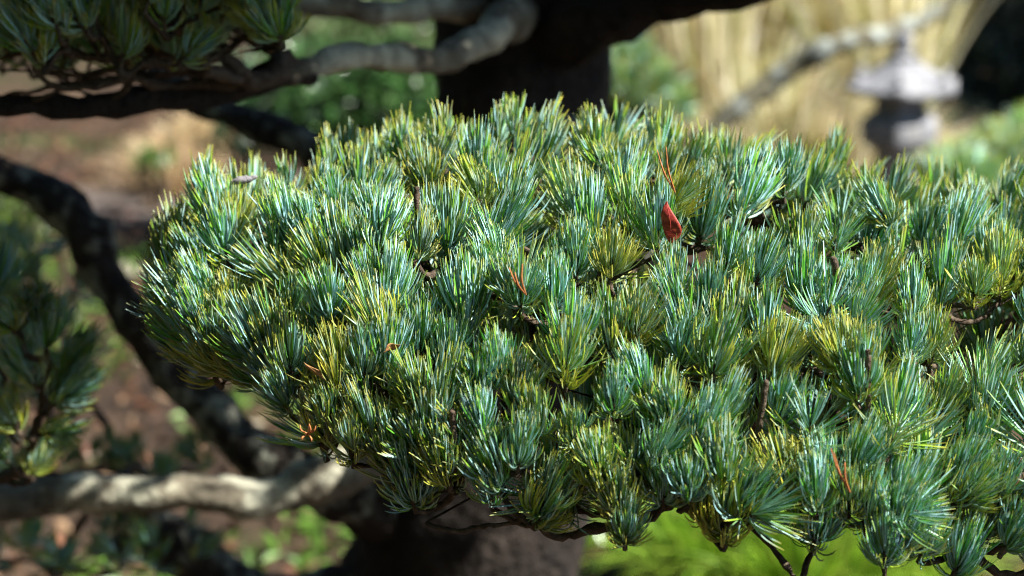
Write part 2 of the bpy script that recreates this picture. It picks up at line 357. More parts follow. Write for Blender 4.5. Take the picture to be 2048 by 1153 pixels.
# ------------------------------------------------------------------ MAIN PINE
pine = empty('pine_tree', (-0.10, 2.62, 0.0))
tag(pine, 'old garden pine with flat pads of blue-green needles and lichened limbs', 'pine tree')
def limb(name, pts, px_w, mat_, sides=14, step=0.022, rough=0.13, wander=0.003, rad=None):
    pp = [P(*p) if not isinstance(p, np.ndarray) else p for p in pts]
    rr = rad if rad is not None else [wd / 2 * p[1] / FPX for wd, p in zip(px_w, pp)]
    mb = MB(); tube(mb, pp, rr, sides, step, rough, wander); return put(name, mb.mesh(name, [mat_]), pine)
A = np.array
limb('trunk', [A([-0.10, 2.62, -0.12]), A([-0.10, 2.60, 0.1]), A([-0.09, 2.56, 0.3]), (900, 1153, 2.52), (960, 1000, 2.48), (1010, 700, 2.5), (1030, 400, 2.54), (1035, 200, 2.58), (1045, 60, 2.6), A([0.03, 2.62, 1.5]), A([0.0, 2.6, 1.8]), A([0.06, 2.55, 2.2]), A([0.02, 2.55, 2.7])],
     None, M_shadebark, 22, 0.03, 0.05, 0.003, rad=[.24, .20, .17, .155, .14, .125, .115, .112, .12, .105, .085, .06, .03])
limb('limb', [(1000, 1120, 2.5), (860, 1070, 2.44), (700, 1000, 2.4), (560, 940, 2.38), (450, 865, 2.4), (330, 730, 2.42), (215, 570, 2.45), (140, 440, 2.47), (60, 375, 2.5), (-20, 335, 2.5), (-160, 300, 2.55)], [170, 140, 120, 108, 98, 92, 90, 100, 76, 66, 50], M_bark)
limb('limb', [(1000, 830, 2.46), (900, 862, 2.36), (790, 898, 2.3), (690, 938, 2.27), (600, 972, 2.25), (510, 1000, 2.23), (400, 998, 2.2), (230, 1003, 2.2), (80, 1010, 2.2), (-100, 1025, 2.2), (-300, 1040, 2.25)], [110, 106, 104, 98, 94, 82, 80, 82, 80, 74, 60], M_limb)
limb('limb', [(1060, 40, 2.58), (960, 8, 2.5), (840, 8, 2.45), (700, 2, 2.4), (560, 0, 2.36), (380, -20, 2.3), (150, -40, 2.2)], [80, 58, 52, 50, 46, 44, 40], M_limb)
limb('limb', [(1075, 0, 2.58), (1020, 48, 2.46), (975, 92, 2.38), (915, 128, 2.3), (850, 142, 2.25), (700, 132, 2.16), (600, 140, 2.1), (560, 150, 2.08)], [90, 80, 66, 58, 54, 52, 48, 40], M_limb)
limb('limb', [(625, 137, 2.11), (560, 148, 2.08), (480, 165, 2.05), (330, 188, 1.98), (200, 205, 1.92), (60, 212, 1.88), (-120, 205, 1.85)], [42, 52, 54, 50, 52, 44, 36], M_shadebark)  # same limb continued under the pad, its shade put into the darker bark
limb('limb', [(1040, 110, 2.55), (1130, 70, 2.5), (1240, 25, 2.44), (1380, -20, 2.4), (1560, -70, 2.35), (1800, -150, 2.3)], [200, 150, 120, 100, 90, 70], M_shadebark)
limb('limb', [(1010, 420, 2.52), (880, 390, 2.6), (700, 335, 2.66), (580, 288, 2.7), (480, 245, 2.72), (390, 205, 2.76), (300, 150, 2.8)], [110, 90, 74, 70, 66, 60, 50], M_bark)
limb('limb', [(860, 1130, 2.46), (560, 1200, 2.5), (380, 1130, 2.5), (310, 1085, 2.48), (270, 1030, 2.46), (240, 960, 2.44)], [90, 110, 110, 100, 80, 50], M_bark)

# ---- the big pad: a cushion of tufts whose tips follow a dome
PC = A([0.20, 1.60]); RX_L, RX_R, RY_F, RY_B = 0.497, 0.62, 0.315, 0.26
_bot = A([(150, 640), (270, 690), (400, 775), (500, 845), (600, 885), (720, 940), (850, 985), (1000, 1010), (1100, 1050), (1300, 1070), (1500, 1095), (1700, 1085), (1900, 1105), (2048, 1125), (2500, 1130)])
_top = A([(150, 680), (270, 620), (330, 478), (420, 386), (560, 312), (680, 276), (850, 234), (1000, 216), (1120, 218), (1250, 240), (1400, 246), (1600, 296), (1750, 332), (1900, 348), (2048, 340), (2500, 360)])
def front_y(x):
    dx = x - PC[0]; dx = np.where(dx < 0, dx / RX_L, dx / RX_R); return PC[1] - RY_F * np.sqrt(np.clip(1 - dx * dx, 0, 1))
_xs = np.linspace(PC[0] - RX_L, PC[0] + RX_R, 40); _rim, _hgt = [], []
for x_ in _xs:
    yf = float(front_y(x_)); pxc = project([x_, yf, 1.1])[0]; _rim.append(P(pxc, np.interp(pxc, _bot[:, 0], _bot[:, 1]) - 140, yf)[2])
_rim = A(_rim)
def rim_z(x, y): return np.interp(x, _xs, _rim) + 0.05 * (y - 1.5)
def bulge(x, y):
    dx = (x - PC[0]); dx = np.where(dx < 0, dx / RX_L, dx / RX_R); dy = y - PC[1]; dy = np.where(dy < 0, dy / RY_F, dy / RY_B)
    r2 = dx * dx + dy * dy
    return np.clip(1 - r2, 0, 1) ** 0.6, r2
for x_ in _xs:
    yy_ = np.linspace(float(front_y(x_)), PC[1] + RY_B * 0.9, 80); b_, _ = bulge(x_ + 0 * yy_, yy_); lo, hi_ = 0.0, 0.5
    for _ in range(26):
        h_ = (lo + hi_) / 2; q = project(np.stack([x_ + 0 * yy_, yy_, rim_z(x_ + 0 * yy_, yy_) + h_ * b_], -1)); k_ = int(np.argmin(q[1]))
        if q[1][k_] > np.interp(q[0][k_], _top[:, 0], _top[:, 1]): lo = h_
        else: hi_ = h_
    _hgt.append(min(h_, 0.33))
_hgt = np.convolve(np.pad(A(_hgt), 2, mode='edge'), np.ones(5) / 5, 'valid')
def dome(x, y):
    b_, r2 = bulge(x, y); return rim_z(x, y) + np.interp(x, _xs, _hgt) * b_, r2
def lump(x, y): return 0.007 * np.sin(x * 31 + 1.3 * np.sin(y * 19)) * np.cos(y * 27 + 0.7) + 0.019 * np.sin(x * 46 + 2.2 * np.sin(y * 14)) * np.cos(y * 55 + 1.6 * np.sin(x * 17)) - 0.006
def dome_normal(x, y, e=0.004):
    zx = (dome(x + e, y)[0] - dome(x - e, y)[0]) / (2 * e); zy = (dome(x, y + e)[0] - dome(x, y - e)[0]) / (2 * e)
    return unit(np.stack([-zx, -zy, np.ones_like(zx)], -1))
def surf_hit(px, py):
    "forward distance at which the line of sight through a pixel meets the cushion of needle tips"
    for Y in np.arange(1.15, 1.9, 0.002):
        p = P(px, py, Y); z, r2 = dome(p[0], p[1])
        if r2 < 1.02 and p[2] <= z + lump(p[0], p[1]): return Y
    return 1.4
N = 16000
aa_ = rng.uniform(0, 2 * math.pi, N); qq_ = np.where(rng.random(N) < 0.5, np.sqrt(rng.random(N)), 1 - 0.25 * rng.random(N) ** 2)
x = PC[0] + qq_ * np.where(np.cos(aa_) < 0, RX_L, RX_R) * np.cos(aa_); y = PC[1] + qq_ * np.where(np.sin(aa_) < 0, RY_F, RY_B) * np.sin(aa_)
z, r2 = dome(x, y); nrm = dome_normal(x, y); pts = np.stack([x, y, z], -1); sel = []
gap = 0.0290; P_sel = np.zeros((0, 3))
for k in range(len(pts)):
    if not len(P_sel) or ((P_sel - pts[k]) ** 2).sum(1).min() > (gap * (0.78 + 0.22 * nrm[k, 2]) if y[k] < 1.68 else gap * 1.35) ** 2: sel.append(k); P_sel = np.vstack([P_sel, pts[k]])
print('TUFTS', len(sel))
tips, dirs = [], []
for k in sel:
    up = unit(A([0, 0, 1.0]) + 0.42 * nrm[k] * A([1, 1, 0]) + rng.normal(0, 0.18, 3) + A([0.05, -0.03, 0]))
    tips.append(pts[k] + A([0, 0, lump(pts[k, 0], pts[k, 1]) + rng.normal(0, 0.004)])); dirs.append(up)
# low skirt along the front and left rim, hanging a little further out and down
for a in np.linspace(R(168), R(318), 44):
    for lay in range(2):
        aa = a + rng.normal(0, 0.03); q = [0.97, 0.86][lay] + rng.normal(0, 0.02)
        xx = PC[0] + q * (RX_L if math.cos(aa) < 0 else RX_R) * math.cos(aa); yy = PC[1] + q * RY_F * math.sin(aa)
        if math.sin(aa) > 0: yy = PC[1] + q * RY_B * math.sin(aa)
        zz_ = rim_z(xx, yy) + [0.0, 0.0][lay] + rng.normal(0, 0.012)
        out = unit(A([xx - PC[0], (yy - PC[1]) * 1.6, 0]))
        tips.append(A([xx, yy, zz_])); dirs.append(unit(A([0, 0, 1.0]) + out * rng.uniform(0.25, 0.8) + rng.normal(0, 0.12, 3)))
# a few loose sprays that droop below the front rim
droops = [(1480, 1050, .8, .3), (1770, 1050, .5, -.4)]
for px_, py_, lx_, lz_ in droops:
    xx = float((px_ - 1024) / FPX * 1.36); yf = float(front_y(xx)); b = P(px_, py_ - 12, yf + .01); d = unit(A([lx_, -.35, .25])); d = unit(d + A([0, 0, .2 + .3 * lz_]))
    tips.append(b + d * 0.046); dirs.append(d)
main_items = []; stems = []; n_up = len(tips) - len(droops)
for ti_, (p, d) in enumerate(zip(tips, dirs)):
    s = rng.uniform(0.68, 1.08); b = p - d * 0.046 * s
    k = int(rng.choice(len(TUFT_ME), p=[.066] * 10 + [.045] * 6 + [.07 / 3] * 3))
    if ti_ >= n_up: k = 16 + 2 * (ti_ % 2)
    main_items.append([tuft_matrix(b, d, s), k, b, d, s]); stems.append(b - d * 0.013 * s)
fill = []
for k in range(200):
    a, q = rng.uniform(R(150), R(390)), rng.uniform(.35, .93); xx = PC[0] + q * (RX_L if math.cos(a) < 0 else RX_R) * math.cos(a); yy = PC[1] + q * (RY_F if math.sin(a) < 0 else RY_B) * math.sin(a)
    zt, _ = dome(xx, yy); rz = rim_z(xx, yy); d = unit(A([0, 0, 1.]) + rng.normal(0, .3, 3)); b = A([xx, yy, rz - .045 + (zt - rz) * rng.uniform(0.1, .62)]); fill.append([tuft_matrix(b, d, 1.0), k, b, d, 1.0]); stems.append(b - d * .013)
inner = []
for a, q, dz in [(aa, qq, dd) for aa in np.linspace(0, 2 * math.pi, 11)[:-1] for qq, dd in [(0.3, 0), (0.55, 0), (0.8, 0)]]:
    a += rng.normal(0, 0.12); cx_, sx_ = math.cos(a), math.sin(a)
    xx = PC[0] + q * (RX_L if cx_ < 0 else RX_R) * cx_; yy = PC[1] + q * (RY_F if sx_ < 0 else RY_B) * sx_
    zt, _ = dome(xx, yy); inner.append(A([xx, yy, rim_z(xx, yy) - 0.062 + 0.45 * (zt - rim_z(xx, yy)) - 0.03 * (1 - q)]))
for a in np.linspace(R(186), R(352), 15):
    a += rng.normal(0, .04); xx = PC[0] + .90 * (RX_L if math.cos(a) < 0 else RX_R) * math.cos(a); yy = PC[1] + .90 * RY_F * math.sin(a)
    yy += rng.normal(0, .018); inner.append(A([xx, yy, rim_z(xx, yy) - .056 + rng.normal(0, .013)]))
branch = grow(A([0.20, 1.66, 1.10]), inner, stems, pine, 0.005, 0.0019)
limb('limb', [A([0.03, 2.5, 1.13]), A([0.10, 2.25, 1.08]), A([0.16, 1.95, 1.09]), A([0.20, 1.66, 1.10])], None, M_bark, 10, 0.02, 0.1, 0.002, rad=[.05, .036, .026, .018])

# ---- the shaded pad above on the left and the small sprays at the left edge
def loose_pad(spec, root, hub, tuft_kinds, spread=0.10, upk=1.0):
    items, st = [], []
    for (px_, py_, Y_, lean) in spec:
        p = P(px_, py_, Y_); d = unit(A([lean, rng.normal(-0.1, 0.25), upk]) + rng.normal(0, spread, 3)); s = rng.uniform(0.8, 1.08)
        k = int(rng.choice(tuft_kinds)); items.append([tuft_matrix(p, d, s), k, p, d, s]); st.append(p - d * 0.013 * s)
    br = grow(root, hub, st, pine, 0.01, 0.002)
    return items, br
spec = []
for k in range(165):
    px_ = rng.uniform(-60, 560); top = 150 - 0.02 * px_
    spec.append((px_, rng.uniform(-40, top - 20 - 40 * (px_ > 450)), rng.uniform(1.75, 2.15), rng.normal(-0.05, 0.35)))
hub = [P(a, b, Y) for a, b, Y in [(500, 165, 2.02), (430, 150, 1.95), (330, 175, 1.98), (260, 165, 1.9), (200, 195, 1.92), (120, 180, 1.86), (60, 205, 1.88), (380, 140, 2.08), (160, 165, 2.02), (10, 190, 1.95), (560, 120, 2.08)]]
UL, br_ul = loose_pad(spec, P(600, 140, 2.1), hub, range(13), 0.15)
spec = [(20, 650, 1.78, -.4), (70, 610, 1.8, .3), (-10, 590, 1.8, -.2), (120, 800, 1.8, .8), (60, 760, 1.78, -.5), (130, 740, 1.82, .7), (95, 690, 1.8, .1), (30, 850, 1.78, -.7), (100, 870, 1.8, .6), (-20, 780, 1.84, -.2), (10, 920, 1.8, -.3), (70, 940, 1.84, .4), (-30, 690, 1.86, -.3), (40, 720, 1.9, .1)]
LF, br_lf = loose_pad(spec, P(-140, 1010, 1.95), [P(60, 900, 1.84), P(80, 830, 1.81), P(86, 760, 1.8), P(0, 960, 1.88)], range(13), 0.2, 0.8)
limb('limb', [P(-300, 1040, 2.25), P(-220, 1030, 2.1), P(-140, 1010, 1.95)], None, M_bark, 8, 0.02, 0.1, 0.002, rad=[.02, .015, .011])
# low blurred sprays behind and below, on the lower limbs
spec = [(rng.uniform(-40, 420), rng.uniform(880, 960), rng.uniform(2.5, 2.9), rng.normal(0, .5)) for _ in range(26)] + [(rng.uniform(-40, 420), rng.uniform(1060, 1150), rng.uniform(2.4, 2.8), rng.normal(0, .5)) for _ in range(26)] + [(rng.uniform(-40, 190), rng.uniform(470, 900), rng.uniform(2.6, 3.0), rng.normal(0, .5)) for _ in range(34)]
LB, br_lb = loose_pad(spec, P(240, 960, 2.46), [P(200, 960, 2.6), P(80, 930, 2.7), P(330, 1100, 2.55), P(120, 1110, 2.6), P(100, 800, 2.75), P(80, 650, 2.8)], range(19), 0.25)

# which tufts stand as parts of their own: those that show; the rest is one mass
def score(it):
    x_, y_, z_ = project(it[2] + it[3] * 0.02)
    if not (-60 < x_ < 2108 and -60 < y_ < 1200): return -1
    b = it[2]; n_ = dome_normal(b[0], b[1])
    return 3.0 - (b[1] - 1.3) * 3 + 0.8 * float(n_ @ unit(np.array(CAM) - b))
ranked = sorted(main_items, key=score, reverse=True)
show = [it for it in ranked if score(it) > 0][:238]; rest = [it for it in ranked if not any(it is s for s in show)]
for it in show: put('needle_tuft', TUFT_ME[it[1]], branch, it[0])
in_view = lambda it: -30 < project(it[2])[0] < 2080 and -30 < project(it[2])[1] < 1180
ULs = [it for it in UL if in_view(it)]; rest2 = [it for it in UL if not in_view(it)]
for it in ULs[:48]: put('needle_tuft', TUFT_ME[it[1]], br_ul, it[0])
for it in LF: put('needle_tuft', TUFT_ME[it[1]], br_lf, it[0])
join_tufts('needle_mass', [(it[0], it[1] % 6) for it in rest + fill if it[2][1] < 1.70] + [(it[0], 6 + it[1] % 6) for it in rest if it[2][1] >= 1.70] + [(it[0], it[1] % 6) for it in rest2 + ULs[48:]] + [(it[0], 6 + it[1] % 6) for it in LB], pine, [M_needle, M_twig], MID + LOW)
print('SHOW', len(show), 'REST', len(rest), 'UL', len(ULs))

# bare stubs of pinched shoots standing between the tufts
for px_, py_, L_ in [(835, 390, .008), (1530, 780, .010), (1735, 715, .008), (905, 840, .010), (1668, 525, .006)]:
    b = P(px_, py_, surf_hit(px_, py_) - 0.004); d = unit(A([rng.normal(0, .12), -0.1, 1]))
    mb = MB(); tube(mb, [b - d * 0.04, b - d * 0.02, b, b + d * L_ * 0.7], [.0022, .0022, .0024, .0019], 7, 0.004, 0.2, 0.0004); put('twig_stub', mb.mesh('twig_stub', [M_twig]), branch)

# ---- higher pads of the same pine (unseen, above the frame), added to shade the trunk and the pads to the left
def canopy(center, rx, ry, n, root):
    c0 = A(center); it, ti = [], []
    for k in range(n):
        a, q = rng.uniform(0, 6.283), math.sqrt(rng.random()); p = c0 + A([rx * q * math.cos(a), ry * q * math.sin(a), 0.10 * (1 - q * q) + rng.normal(0, 0.02)])
        d = unit(A([0, 0, 1.]) + rng.normal(0, .35, 3)); it.append((tuft_matrix(p, d, rng.uniform(1.7, 2.4)), int(rng.integers(6))))
        if k % 4 == 0: ti.append(p - d * 0.02)
    br = grow(A(root), [], ti, pine, 0.03, 0.003, name='branch', mat_=M_bark)
    return it
hi = []
for c_, rx, ry, n_ in [((-0.16, 1.88, 1.64), .46, .34, 760), ((0.02, 1.70, 1.70), .17, .13, 130), ((0.75, 2.28, 1.92), .62, .40, 480), ((0.30, 2.45, 1.72), .40, .28, 330), ((-0.50, 1.42, 1.74), .42, .32, 480)]:
    hi += canopy(c_, rx, ry, n_, (0.03 + 0.04 * c_[0], 2.57, c_[2] - 0.10))
join_tufts('needle_shade_canopy', hi, pine, [M_needle], COARSE)

# ------------------------------------------------------------------ things caught in the needles
def blade_leaf(name, px_, py_, d, w_dir, L, W, mat_, curl, label, cat, off=0.006):
    Y = surf_hit(px_, py_) - off; c0 = P(px_, py_, Y); d = unit(A(d)); s = unit(A(w_dir) - d * (A(w_dir) @ d)); nn = np.cross(d, s)
    t_ = np.linspace(0, 1, 15); wd = W * np.sin(math.pi * np.clip(t_, 0.0, 1) ** 0.8) ** 1.15; u_ = np.linspace(-1, 1, 7)
    ctr = c0 + d * ((t_ - 0.5) * L)[:, None] + s * (0.10 * L * np.sin(t_ * 4.4 + 0.6))[:, None] + nn * (curl * L * (t_ - 0.5) ** 2)[:, None]
    v = ctr[:, None] + s * (wd[:, None] * u_[None] / 2)[..., None] + nn * (0.07 * wd[:, None] * np.abs(u_)[None] + 0.10 * wd[:, None] * np.sin(t_ * 9)[:, None] * u_[None] + rng.normal(0, W * 0.012, (15, 7)))[..., None]
    top = v.reshape(-1, 3); bot = (v - nn * 0.0004).reshape(-1, 3); i, j = np.meshgrid(np.arange(14), np.arange(6), indexing='ij')
    q = np.stack([i * 7 + j, (i + 1) * 7 + j, (i + 1) * 7 + j + 1, i * 7 + j + 1], -1).reshape(-1, 4)
    e = np.arange(14); sides_ = np.vstack([np.stack([e * 7, e * 7 + 105, (e + 1) * 7 + 105, (e + 1) * 7], -1), np.stack([e * 7 + 6, (e + 1) * 7 + 6, (e + 1) * 7 + 111, e * 7 + 111], -1)])
    root = empty(name, ctr[0]); mb = MB(); mb.add(np.vstack([top, bot]), np.vstack([q, q[:, ::-1] + 105, sides_])); put('leaf_blade', mb.mesh('leaf_blade', [mat_]), root)
    mb = MB(); tube(mb, [ctr[0] - d * L * 0.14 , ctr[0], ctr[7] - nn * 0.0003, ctr[13] - nn * 0.0003], [.0005, .0005, .0004, .0002], 5, 0.004, 0.05); put('midrib', mb.mesh('midrib', [mat_]), root)
    tag(root, label, cat)
blade_leaf('fallen_leaf', 1338, 446, (0.06, 0.10, 1), (1, -0.25, 0.1), 0.032, 0.0145, M_redleaf, 0.3, 'dark red fallen leaf standing upright among the pine needles', 'leaf', 0.004)
blade_leaf('fallen_leaf', 627, 742, (-0.62, -0.1, 0.8), (0.8, -0.2, 0.6), 0.018, 0.0045, M_deadleaf, 0.3, 'narrow tan dead leaf slanting on the shaded flank of the pad', 'leaf', 0.008)
blade_leaf('fallen_leaf', 786, 694, (0.7, -0.1, 0.45), (-0.4, -0.3, 0.8), 0.012, 0.006, M_deadleaf, 0.5, 'small curled brown dead leaf lodged between two needle tufts', 'leaf', 0.008)
def dead_bundle(px_, py_, ends, label, off=0.008, r_=0.0008):
    Y = surf_hit(px_, py_) - off; b = P(px_, py_, Y); root = empty('dead_needles', b)
    for ex, ey in ends:
        e = P(ex, ey, Y - 0.004); m_ = (b + e) / 2 + A([0.0018 * (1 if ex >= px_ else -1), -0.002, 0.0]); mb = MB()
        tube(mb, [b, m_, e], [r_ * 0.8, r_, r_ * 0.4], 5, 0.003, 0.05); put('needle', mb.mesh('needle', [M_deadneedle]), root)
    tag(root, label, 'dead needles')
dead_bundle(1350, 385, [(1314, 300), (1332, 294)], 'pair of orange dead needles curving up above the red leaf')
dead_bundle(1052, 590, [(1018, 535), (1045, 528), (1030, 545)], 'orange dead needles in a yellowish tuft at the middle of the pad')
dead_bundle(1700, 985, [(1662, 898), (1690, 925), (1668, 905)], 'long rust-red dead needles leaning at the front edge of the pad')
dead_bundle(615, 868, [(600, 850), (618, 848), (632, 852), (604, 880), (622, 884)], 'star of short orange dead needles under the shaded rim of the pad')
Y = surf_hit(488, 362) - 0.006; c0 = P(488, 362, Y); mb = MB()
tube(mb, [c0 + A([-.0105, 0, -.002]), c0 + A([-.004, -.001, .0005]), c0 + A([.004, 0, .0012]), c0 + A([.0105, 0, .0035])], [.0018, .0030, .0028, .0012], 8, .002, .2)
tag(put('bark_chip', mb.mesh('bark_chip', [M_barkchip])), 'grey flake of bark lying on the needle tips', 'bark')

# ------------------------------------------------------------------ STONE LANTERN
def lathe_poly(mb, zs, rs, sides, rot=0.0, center=(0, 0), lift=None, cut=24):
    "stacked rings; sides = corners of the plan (24+ is round); lift(z index, angle) raises the corners"
    c0 = A(center); n_ = 48; th = np.arange(n_) * 2 * math.pi / n_
    k = math.pi / sides; corner = np.cos(k) / np.cos(((th - rot) % (2 * k)) - k) if sides < 20 else np.ones(n_)
    v = []
    for a, (z_, r_) in enumerate(zip(zs, rs)):
        prox = np.abs(((th - rot) % (2 * k)) - k) / k
        dz = lift[a] * prox ** 5 if (lift is not None) else 0
        v.append(np.stack([c0[0] + r_ * corner * np.cos(th), c0[1] + r_ * corner * np.sin(th), z_ + dz + 0 * th], -1))
    v = np.concatenate(v); v += rng.normal(0, 0.0012, v.shape); m_ = len(zs)
    i, j = np.meshgrid(np.arange(m_ - 1), np.arange(n_), indexing='ij'); j2 = (j + 1) % n_
    f = np.stack([i * n_ + j, i * n_ + j2, (i + 1) * n_ + j2, (i + 1) * n_ + j], -1).reshape(-1, 4); mb.add(v, f)
LY = 6.6; lc = P(1797, 285, LY); lx = lc[0]; u = LY / FPX * 1.02                      # metres per photograph pixel there
lan = empty('stone_lantern', (lx, LY, 0)); zz0 = lambda py: P(1797, py, LY)[2]
def lpart(name, *a, **k): mb = MB(); lathe_poly(mb, *a, center=(lx, LY), **k); return put(name, mb.mesh(name, [M_stone], False), lan)
g0 = float(ground_h(A(lx), A(LY)))
lpart('base', [g0 - .03, g0 + .06, g0 + .085, g0 + .10], [.17, .17, .14, .001], 6, rot=.3)
lpart('post', [g0 + .09, g0 + .12, zz0(330), zz0(300), zz0(290)], [.085, .075, .07, .075, .10], 30)
lpart('platform', [zz0(304), zz0(292), zz0(276), zz0(244), zz0(228), zz0(227)], [44 * u, 64 * u, 84 * u, 86 * u, 66 * u, .001], 6, rot=.3)
# fire box: six corner posts, solid back panels and open windows
mb = MB()
zb, zt_ = zz0(229), zz0(190)
for k in range(6):
    a0 = .3 + k * math.pi / 3; cxy = A([lx + 47 * u * math.cos(a0), LY + 47 * u * math.sin(a0)])
    lathe_poly(mb, [zb, zt_], [9 * u, 9 * u], 4, rot=a0, center=cxy)
lathe_poly(mb, [zb - .001, zb + .02, zb + .021], [50 * u, 50 * u, 38 * u], 6, rot=.3, center=(lx, LY)); lathe_poly(mb, [zt_ - .022, zt_ - .02, zt_ + .002], [38 * u, 50 * u, 50 * u], 6, rot=.3, center=(lx, LY))
box = put('fire_box', mb.mesh('fire_box', [M_stone], False), lan)
for k in (0, 2, 3, 4, 5):
    a0 = .3 + (k + .5) * math.pi / 3; c_ = A([lx + 40 * u * math.cos(a0), LY + 40 * u * math.sin(a0)]); s_ = A([-math.sin(a0), math.cos(a0)]) * (22 if k != 4 else 14) * u; n_ = A([math.cos(a0), math.sin(a0)]) * .006
    qv = [(*(c_ + sx * s_ + sn * n_), z_) for z_ in (zb, zt_) for sx, sn in ((-1, -1), (1, -1), (1, 1), (-1, 1))]
    mb = MB(); mb.add(qv, [[0, 1, 5, 4], [1, 2, 6, 5], [2, 3, 7, 6], [3, 0, 4, 7], [0, 3, 2, 1], [4, 5, 6, 7]]); put('panel', mb.mesh('panel', [M_stone], False), box)
lpart('roof', [zz0(193), zz0(188), zz0(179), zz0(171), zz0(160), zz0(148), zz0(134), zz0(122), zz0(112)], [44 * u, 98 * u, 122 * u, 122 * u, 98 * u, 74 * u, 52 * u, 34 * u, .001], 6, rot=.3, lift=[0, .006, .012, .016, .008, .002, 0, 0, 0])
for k in range(6):
    a0 = .3 + k * math.pi / 3; e = A([lx + 100 * u * math.cos(a0), LY + 100 * u * math.sin(a0), zz0(166)]); o_ = A([math.cos(a0), math.sin(a0), 0])
    mb = MB(); tube(mb, [e - o_ * .05 + A([0, 0, .006]), e - o_ * .015 + A([0, 0, .014]), e - o_ * .004 + A([0, 0, .026]), e - o_ * .014 + A([0, 0, .036])], [.012, .015, .015, .010], 8, .01, .06); put('roof_scroll', mb.mesh('roof_scroll', [M_stone]), lan)
lpart('finial', [zz0(118), zz0(112), zz0(104), zz0(98), zz0(88), zz0(76), zz0(64), zz0(58)], [24 * u, 28 * u, 20 * u, 13 * u, 19 * u, 18 * u, 9 * u, .001], 30)
tag(lan, 'grey stone garden lantern with a wide six-sided roof and finial', 'lantern')

# ------------------------------------------------------------------ leaning lichened trunk in front of the grass
LT = 6.85; b0 = P(1180, 420, LT); lt = empty('leaning_tree', (b0[0] - .45, LT, 0))
mb = MB(); tube(mb, [A([b0[0] - .45, LT, -.05]), A([b0[0] - .25, LT, .1]), P(1310, 345, LT), P(1470, 228, LT), P(1590, 140, LT), P(1690, 90, LT), P(1780, 66, LT + .1), P(1900, 10, LT + .2), P(2050, -120, LT + .2), P(2200, -330, LT + .2)], [.055, .05, .044, .041, .039, .036, .032, .026, .02, .012], 12, .03, .13, .003)
put('trunk', mb.mesh('trunk', [M_lean]), lt)
mb = MB(); tube(mb, [P(1985, -60, LT + .2), P(2000, -120, LT + .2), P(1980, -200, LT + .2), P(1990, -320, LT + .2)], [.022, .017, .013, .007], 8, .02, .1, .002); put('limb', mb.mesh('limb', [M_lean]), lt)
tag(lt, 'slender leaning tree with pale lichen patches before the golden grass', 'tree')

# ------------------------------------------------------------------ GRASSES
def grass_clump(name, base, h, n, spread, pal, label, cat, group=None, w=0.006, droop=0.5, wind=(0, 0)):
    b0 = A([base[0], base[1], float(ground_h(A(base[0]), A(base[1])))]); root = empty(name, b0)
    a = rng.uniform(0, 6.283, n); q = np.sqrt(rng.random(n)); o = np.stack([np.cos(a), np.sin(a), 0 * a], -1)
    st = b0 + o * (q * spread * 0.3)[:, None]; L = h * rng.uniform(0.55, 1.1, n); lean = q * rng.uniform(0.1, 0.8, n) * spread / h * 1.4
    t_ = np.linspace(0, 1, 7)[None, :, None]; wv = A([wind[0], wind[1], 0])
    pth = st[:, None] + o[:, None] * (lean * L)[:, None, None] * (t_ ** 1.4) + A([0, 0, 1]) * L[:, None, None] * (t_ - droop * (lean[:, None, None] * .7 + .12) * t_ ** 2.4) + wv * L[:, None, None] * t_ ** 2
    side = np.stack([-np.sin(a + rng.normal(0, .8, n)), np.cos(a + rng.normal(0, .8, n)), 0 * a], -1)
    wd = w * rng.uniform(.6, 1.3, n)[:, None, None] * (1 - t_ ** 2 * .92) / 2
    v = np.stack([pth - side[:, None] * wd, pth + side[:, None] * wd], 2).reshape(-1, 3)
    i, j = np.meshgrid(np.arange(n), np.arange(6), indexing='ij'); s_ = (i * 7 + j) * 2
    f = np.stack([s_, s_ + 1, s_ + 3, s_ + 2], -1).reshape(-1, 4)
    c = A(pal)[rng.integers(len(pal), size=n)] * rng.uniform(.7, 1.2, (n, 1)); c = np.repeat(c, 6, 0)
    mb = MB(); mb.add(v, f, c); tag(put('blades', mb.mesh('blades', [M_grass]), root), kind='stuff')
    tag(root, label, cat, group); return root
GOLD = [(.74, .66, .38), (.84, .80, .60), (.46, .34, .14), (.86, .84, .72), (.40, .42, .12), (.66, .50, .28), (.8, .74, .5)]
golds = [((0.36, 7.9), 1.25), ((0.72, 7.6), 1.35), ((1.08, 7.9), 1.3), ((1.42, 7.7), 1.2), ((0.9, 8.5), 1.5), ((1.35, 8.6), 1.5), ((0.5, 8.6), 1.45)]
where = ['beside the pine trunk', 'behind the dwarf pine', 'behind the leaning lichened tree', 'just behind the stone lantern', 'in the rear row between its neighbours', 'in the rear row behind the lantern', 'in the rear row behind the pine trunk']
for (b, h), wh in zip(golds, where):
    grass_clump('golden_grass', b, h, 800, .55, GOLD, 'tall straw-gold ornamental grass clump ' + wh, 'grass', 'golden grass clumps', .015, .5, (-.12, 0))
for (b, h), wh in zip([((0.42, 7.0), .55), ((0.78, 6.9), .5), ((1.12, 7.0), .6), ((1.38, 7.15), .5), ((0.95, 7.25), .75)], ['at the foot of the pine trunk', 'under the leaning lichened tree', 'between the leaning tree and the lantern', 'at the base of the lantern', 'half hidden behind the low mounds']):
    grass_clump('golden_grass', b, h, 500, .45, GOLD, 'low arching straw-gold grass mound ' + wh, 'grass', 'low golden grass mounds', .013, .9, (.1, 0))
LIME = [(.18, .38, .02), (.27, .48, .03), (.12, .28, .02), (.33, .47, .06), (.22, .34, .04)]
limes = [((0.40, 3.66), .29, 'under the front edge of the pad'), ((0.56, 3.55), .32, 'below the pad, between two others like it'), ((0.80, 3.75), .27, 'at the edge of the bare sunlit soil')]
